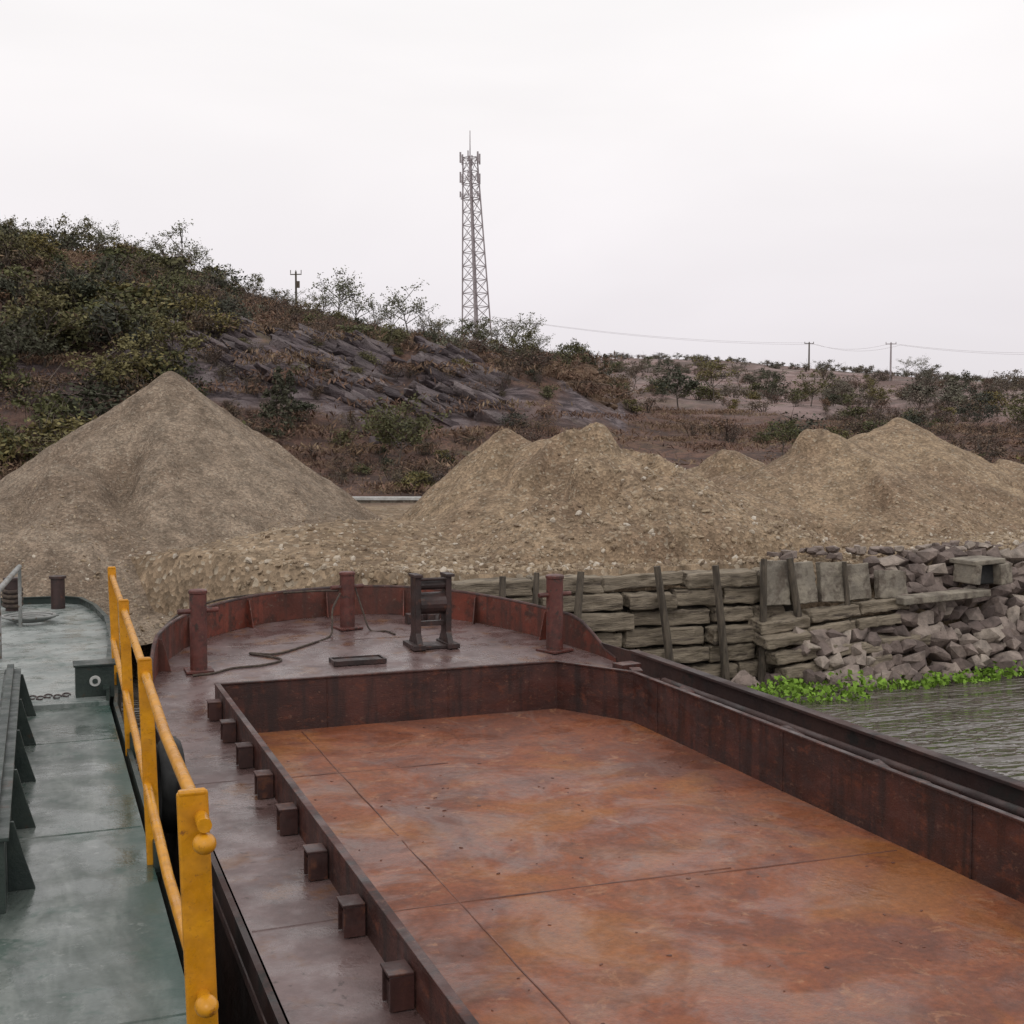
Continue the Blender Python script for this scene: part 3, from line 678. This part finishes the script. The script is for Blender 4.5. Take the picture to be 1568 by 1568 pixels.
def bush(seed,mat,nl=700,ls=.042,wide=.6):
    rg=np.random.default_rng(seed); segs=[];C=[]
    k=rg.integers(6,10)
    for i in range(k):
        a=rg.uniform(0,6.28); d=rg.uniform(0,.8)*wide; h=rg.uniform(.25,.8)*(1-.35*d)
        c=np.array([d*math.cos(a),d*math.sin(a),h]); segs.append((np.array([0,0,-.1]),c,.02,.008))
        for j in range(6):
            e=c+rg.normal(size=3)*.21; segs.append((c,e,.008,.003))
        m_=int(nl/k*rg.uniform(.5,1.5)); dr=rg.normal(size=(m_,3)); dr/=np.linalg.norm(dr,axis=1)[:,None]
        rad=rg.uniform(.14,.32); C.append(c+dr*rad*(rg.uniform(.2,1.2,(m_,1)))*np.array([1.1,1.1,.85]))
    C=np.concatenate(C); C=C[C[:,2]>0]
    return comb('shrub',*leafquads(C,ls,rg),*tubes_np(segs,3),mat)
def tree(seed,mat,nl=1100,ls=.022,trunk=.35,spread=.32,name='hill_tree'):
    rg=np.random.default_rng(seed); segs=[];tips=[]
    p=np.array([0,0,-.05]); path=[p]
    for i in range(4):
        p=p+np.array([rg.normal()*.03,rg.normal()*.03,(trunk+.4)/4]); path.append(p)
    for i in range(4): segs.append((path[i],path[i+1],.018-.0038*i,.018-.0038*(i+1)))
    for i in range(10):
        t=rg.uniform(trunk/(trunk+.4)*.7,1); q=t*4; i0=min(int(q),3); s=path[i0]*(1-(q-i0))+path[i0+1]*(q-i0)
        a=i*2.4+rg.normal()*.3; L=spread*rg.uniform(.6,1.1)*(1.1-.35*t)
        e=s+np.array([math.cos(a)*L,math.sin(a)*L,rg.uniform(.12,.32)*(1.1-.3*t)]); segs.append((s,e,.008,.004)); tips.append(e)
        for j in range(3):
            f_=e+np.array([rg.normal()*.09,rg.normal()*.09,rg.uniform(-.02,.13)]); segs.append((e,f_,.004,.002)); tips.append(f_)
            g_=(s+e)/2; f2=g_+np.array([rg.normal()*.09,rg.normal()*.09,rg.uniform(.02,.12)])
            if j==0: segs.append((g_,f2,.004,.002)); tips.append(f2)
    tips=np.array(tips); idx=rg.integers(0,len(tips),nl)
    C=tips[idx]+rg.normal(size=(nl,3))*np.array([.042,.042,.034])
    return comb(name,*leafquads(C,ls,rg),*tubes_np(segs,4),mat)
def conifer(seed,mat):
    rg=np.random.default_rng(seed); segs=[((0,0,-.05),(0,0,.97),.02,.004)]; C=[]
    for i in range(46):
        h=rg.uniform(.1,.95); L=.30*(1-h)**.8*rg.uniform(.7,1.15)+.02; a=rg.uniform(0,6.28)
        e=np.array([math.cos(a)*L,math.sin(a)*L,h-.04]); segs.append(((0,0,h),e,.006,.002))
        m_=24; t=rg.uniform(.2,1.05,(m_,1)); C.append(np.array([0,0,h])*(1-t)+e*t+rg.normal(size=(m_,3))*.018)
    return comb('pine',*leafquads(np.concatenate(C),.026,rg),*tubes_np(segs,3),mat)
def tuft(seed):
    rg=np.random.default_rng(seed); n=240; C=np.stack([rg.normal(size=n)*.5,rg.normal(size=n)*.5,rg.uniform(.0,.2,n)],1)
    V1,F1=leafquads(C,.075,rg,.2,1.4); return npmesh('grass_tuft',V1,F1,['grass'])
BG=[bush(i,'lgreen') for i in range(4)]; BK=[bush(10+i,'ldark',700) for i in range(2)]
BB=[bush(20+i,'lbrown',420,.032) for i in range(4)]; BP=[bush(30+i,'lpale',330,.034) for i in range(2)]
BH=[bush(90+i,'lhaze',500,.045) for i in range(3)]
TG=[tree(40+i,'lgreen') for i in range(3)]; TP=[tree(50+i,'lpale',620,.019,.4,.36) for i in range(4)]; TD=[tree(60,'ldark',1200),tree(61,'ldark',1200)]
TH=[tree(64,'lhaze',1000),tree(65,'lhaze',1000)]
CF=[conifer(70,'ldark'),conifer(71,'ldark')]; TU=[tuft(80+i) for i in range(3)]
def put(me,x,y,s,par=None,name='shrub',sx=1,sink=.05):
    o=link(name,me,par); z=float(T(x,y)); o.location=(x,y,z-sink*s); o.scale=(s*sx,s*sx,s); o.rotation_euler=(0,0,random.uniform(0,6.28)); return o
sh=empty('hillside_shrubs'); gr=empty('dry_grass')
def scat(n,az0,az1,r0,r1,pools,s0,s1,cl=None,sxr=(1,1.6),par=None):
    for _ in range(n):
        for tr in range(12):
            az=random.uniform(az0,az1); r_=math.sqrt(random.uniform(r0*r0,r1*r1)); x,y=azp(az,r_)
            if cl is None or float(fbm(x*.12,y*.12,91,3))>cl: break
        pool=random.choices([q[0] for q in pools],[q[1] for q in pools])[0]
        put(random.choice(pool),x,y,random.uniform(s0,s1),par or sh,sx=random.uniform(*sxr))
scat(190,-8,8,42,88,[(BG,5),(BK,2),(BB,5)],.9,2.1,-.03)
scat(260,7,23,56,88,[(BB,8),(BG,1.2),(BK,.8),(BP,1)],.6,1.5)
scat(150,6,23,40,58,[(BB,6),(BG,1),(BK,.5)],.4,1.0)
scat(70,-8,6,40,60,[(BG,4),(BK,2),(BB,1)],1.2,2.3)
scat(190,-8,24,80,89,[(BG,3),(BP,5),(BK,1),(BB,2)],.5,1.5,sxr=(.7,1.3))
scat(60,-8,22,38.5,43,[(BB,4),(BG,1)],.4,.9)
scat(230,22,50,40,95,[(BB,7),(BG,1.6),(BK,.8)],.5,1.5,.0)
scat(260,22,50,95,238,[(BH,5),(BB,3),(BG,1.2)],1.0,2.4,.0)
scat(150,22,50,240,256,[(BH,5),(BB,1)],.6,1.7)
scat(520,-6,24,38.5,80,[(TU,1)],.8,1.8,par=gr)
scat(180,24,48,38.5,80,[(TU,1)],.8,1.6,par=gr)
# outcrops: bedded ledges half buried in the slope
S=Rocks()
for (a0,a1,r0,r1,n) in [(10.5,15,51,57,420),(6,9.5,52,58,150),(17,20.5,51,57,190),(13,21,56,64,40),(4,22,47,60,50)]:
    for k in range(n):
        az=random.uniform(a0,a1); r_=random.uniform(r0,r1); x,y=azp(az,r_)
        if random.random()<.5-1.6*float(fbm(x*.3,y*.3,7,3)): continue
        s_=random.uniform(.3,1.0); S.add((x,y,float(T(x,y))-.12*s_),(s_*2.4,s_*1.0,s_*.5),(random.uniform(-.15,.15)-.55,.42+random.uniform(-.12,.12),R(-14)+random.uniform(-.25,.25)))
S.obj('rock_outcrop','rockd')
S=Rocks()
for k in range(120):
    az=random.gauss(24,.8); r_=random.uniform(60,67); x,y=azp(az,r_); s_=random.uniform(.2,.8)
    S.add((x,y,float(T(x,y))-.08),(s_*2.0,s_*1.2,s_*.6),(random.uniform(-.3,.3),random.uniform(-.2,.3),random.uniform(-.6,.6)))
S.obj('rock_outcrop','rockt')
def tr(pool,az,r_,s,name='hill_tree',sx=1.0): x,y=azp(az,r_); put(random.choice(pool),x,y,s,None,name,sx)
brg=lambda q:20.9+math.degrees(math.atan((q-784)/1900))
for q,s,pool in [(110,3.0,TG),(150,3.3,TG),(130,2.8,TP),(60,2.6,TG),(15,2.6,TG),(175,2.7,TP),(285,4.3,TP),(262,3.3,TP),(305,3.0,TP),(205,2.5,TG),(230,2.4,TP),(345,2.3,TP),(370,2.0,TG),(525,4.4,TP),(548,3.9,TP),(500,2.8,TP),(600,3.0,TP),(628,4.2,TP),(650,2.8,TP),(575,2.5,TP),(785,3.0,TP),(800,3.4,TP),(760,2.4,TP),(680,2.3,TP),(395,2.1,TG),(430,2.1,TG),(710,2.1,TP),(820,2.3,TP),(460,2.2,TP),(485,2.1,TG),(665,1.9,TG),(740,1.9,TG)]:
    tr(pool,brg(q),85+random.uniform(-2,2),s)
for q,r_,s in [(885,78,2.6),(925,74,2.9),(910,80,2.2),(425,47,2.9),(445,49,2.2)]: tr(CF,brg(q),r_,s,'pine_tree')
for q,r_,s,pool in [(610,44,2.8,TG),(580,45,2.0,TG),(1040,80,3.6,TD),(1095,90,3.3,TG),(1180,95,3.0,TD),(1240,90,2.8,TG),(1500,70,2.6,TD),(1560,66,2.4,TG),(1010,100,2.4,TG),(1385,240,4,TP),(1410,240,4,TP),(1290,110,3,TH),(1470,120,3,TD),(70,50,3.4,TG),(180,47,3.0,TG),(260,50,3.0,TG),(120,55,3,TD),(20,48,3.2,TD),(870,60,2.2,TG),(800,58,2.0,TG),(1200,50,1.6,TG),(720,62,2.0,TG),(1340,100,2.6,TG),(1130,150,3.2,TH),(970,120,2.8,TH),(1260,170,3,TH),(1420,150,3,TH),(1540,140,3,TH)]:
    tr(pool,brg(q),r_,s,'hill_tree',1.15)
# water plants along the bank
n=5200; x=8.0+18*rng.random(n)**1.5; wv=np.interp(x,[8,8.4,10.3,11.2,26],[.35,1.35,.95,.4,.35])
wv=wv*(1+.5*fbm(x*1.3,x*0,3,3))
yb=np.interp(x,[8,10,11,26],[13.95,13.7,13.4,13.35])
gap=fbm(x*.9,x*0+4,13,2)>-.4
y=yb-wv*rng.random(n); C=np.stack([x,y,.01+.08*rng.random(n)*np.clip(1+fbm(x*3,y*3,9,3)*2,.1,2)],1)[gap|(x<10.5)]
V1,F1=leafquads(C,.036,rng,.7); link('water_plants',npmesh('water_plants',V1,F1,['algae']))
# ------------------------------------------------------------ world, sun, camera
w=bpy.data.worlds.new('World'); scene.world=w; w.use_nodes=True; nt=w.node_tree; bg=nt.nodes['Background']
sk=N(nt,'ShaderNodeTexSky',sky_type='NISHITA'); sk.sun_disc=False; sk.sun_elevation=R(50); sk.sun_rotation=R(200)
tc_=N(nt,'ShaderNodeTexCoord'); sp=N(nt,'ShaderNodeSeparateXYZ'); nt.links.new(tc_.outputs['Generated'],sp.inputs[0])
g=ramp(nt,sp.outputs['Z'],[(0,(.80,.755,.785)),(.10,(.85,.805,.835)),(.25,(.98,.945,.95)),(.42,(1,.982,.98))])
mp=N(nt,'ShaderNodeMapping'); mp.inputs['Scale'].default_value=(1.2,1.2,4); nt.links.new(tc_.outputs['Generated'],mp.inputs[0])
cl=ramp(nt,noise(nt,mp.outputs[0],1.5,4,.5,.4),[(.3,.93),(.7,1.05)])
g=mix(nt,1.0,g,cl,'MULTIPLY')
vm=N(nt,'ShaderNodeVectorMath',operation='SCALE'); vm.inputs['Scale'].default_value=10.3; nt.links.new(g,vm.inputs[0])
hs=N(nt,'ShaderNodeHueSaturation'); hs.inputs['Saturation'].default_value=.2; nt.links.new(sk.outputs[0],hs.inputs['Color'])
cc=mix(nt,.93,hs.outputs[0],vm.outputs[0]); nt.links.new(cc,bg.inputs['Color']); bg.inputs['Strength'].default_value=.1
sl_=bpy.data.lights.new('sun','SUN'); sl_.energy=.6; sl_.angle=R(25); sl_.color=(1,.96,.9)
so=bpy.data.objects.new('sun',sl_); scene.collection.objects.link(so)
so.rotation_euler=(R(40),0,R(-20))
cam=bpy.data.cameras.new('camera'); cam.sensor_width=36; cam.lens=43.6; cam.clip_start=.05; cam.clip_end=6000
co=bpy.data.objects.new('camera',cam); scene.collection.objects.link(co); co.location=(0,0,EYE); co.rotation_euler=(R(90-3.13),0,R(-20.9))
scene.camera=co
scene.view_settings.view_transform='Standard'; scene.view_settings.look='None'; scene.view_settings.exposure=0
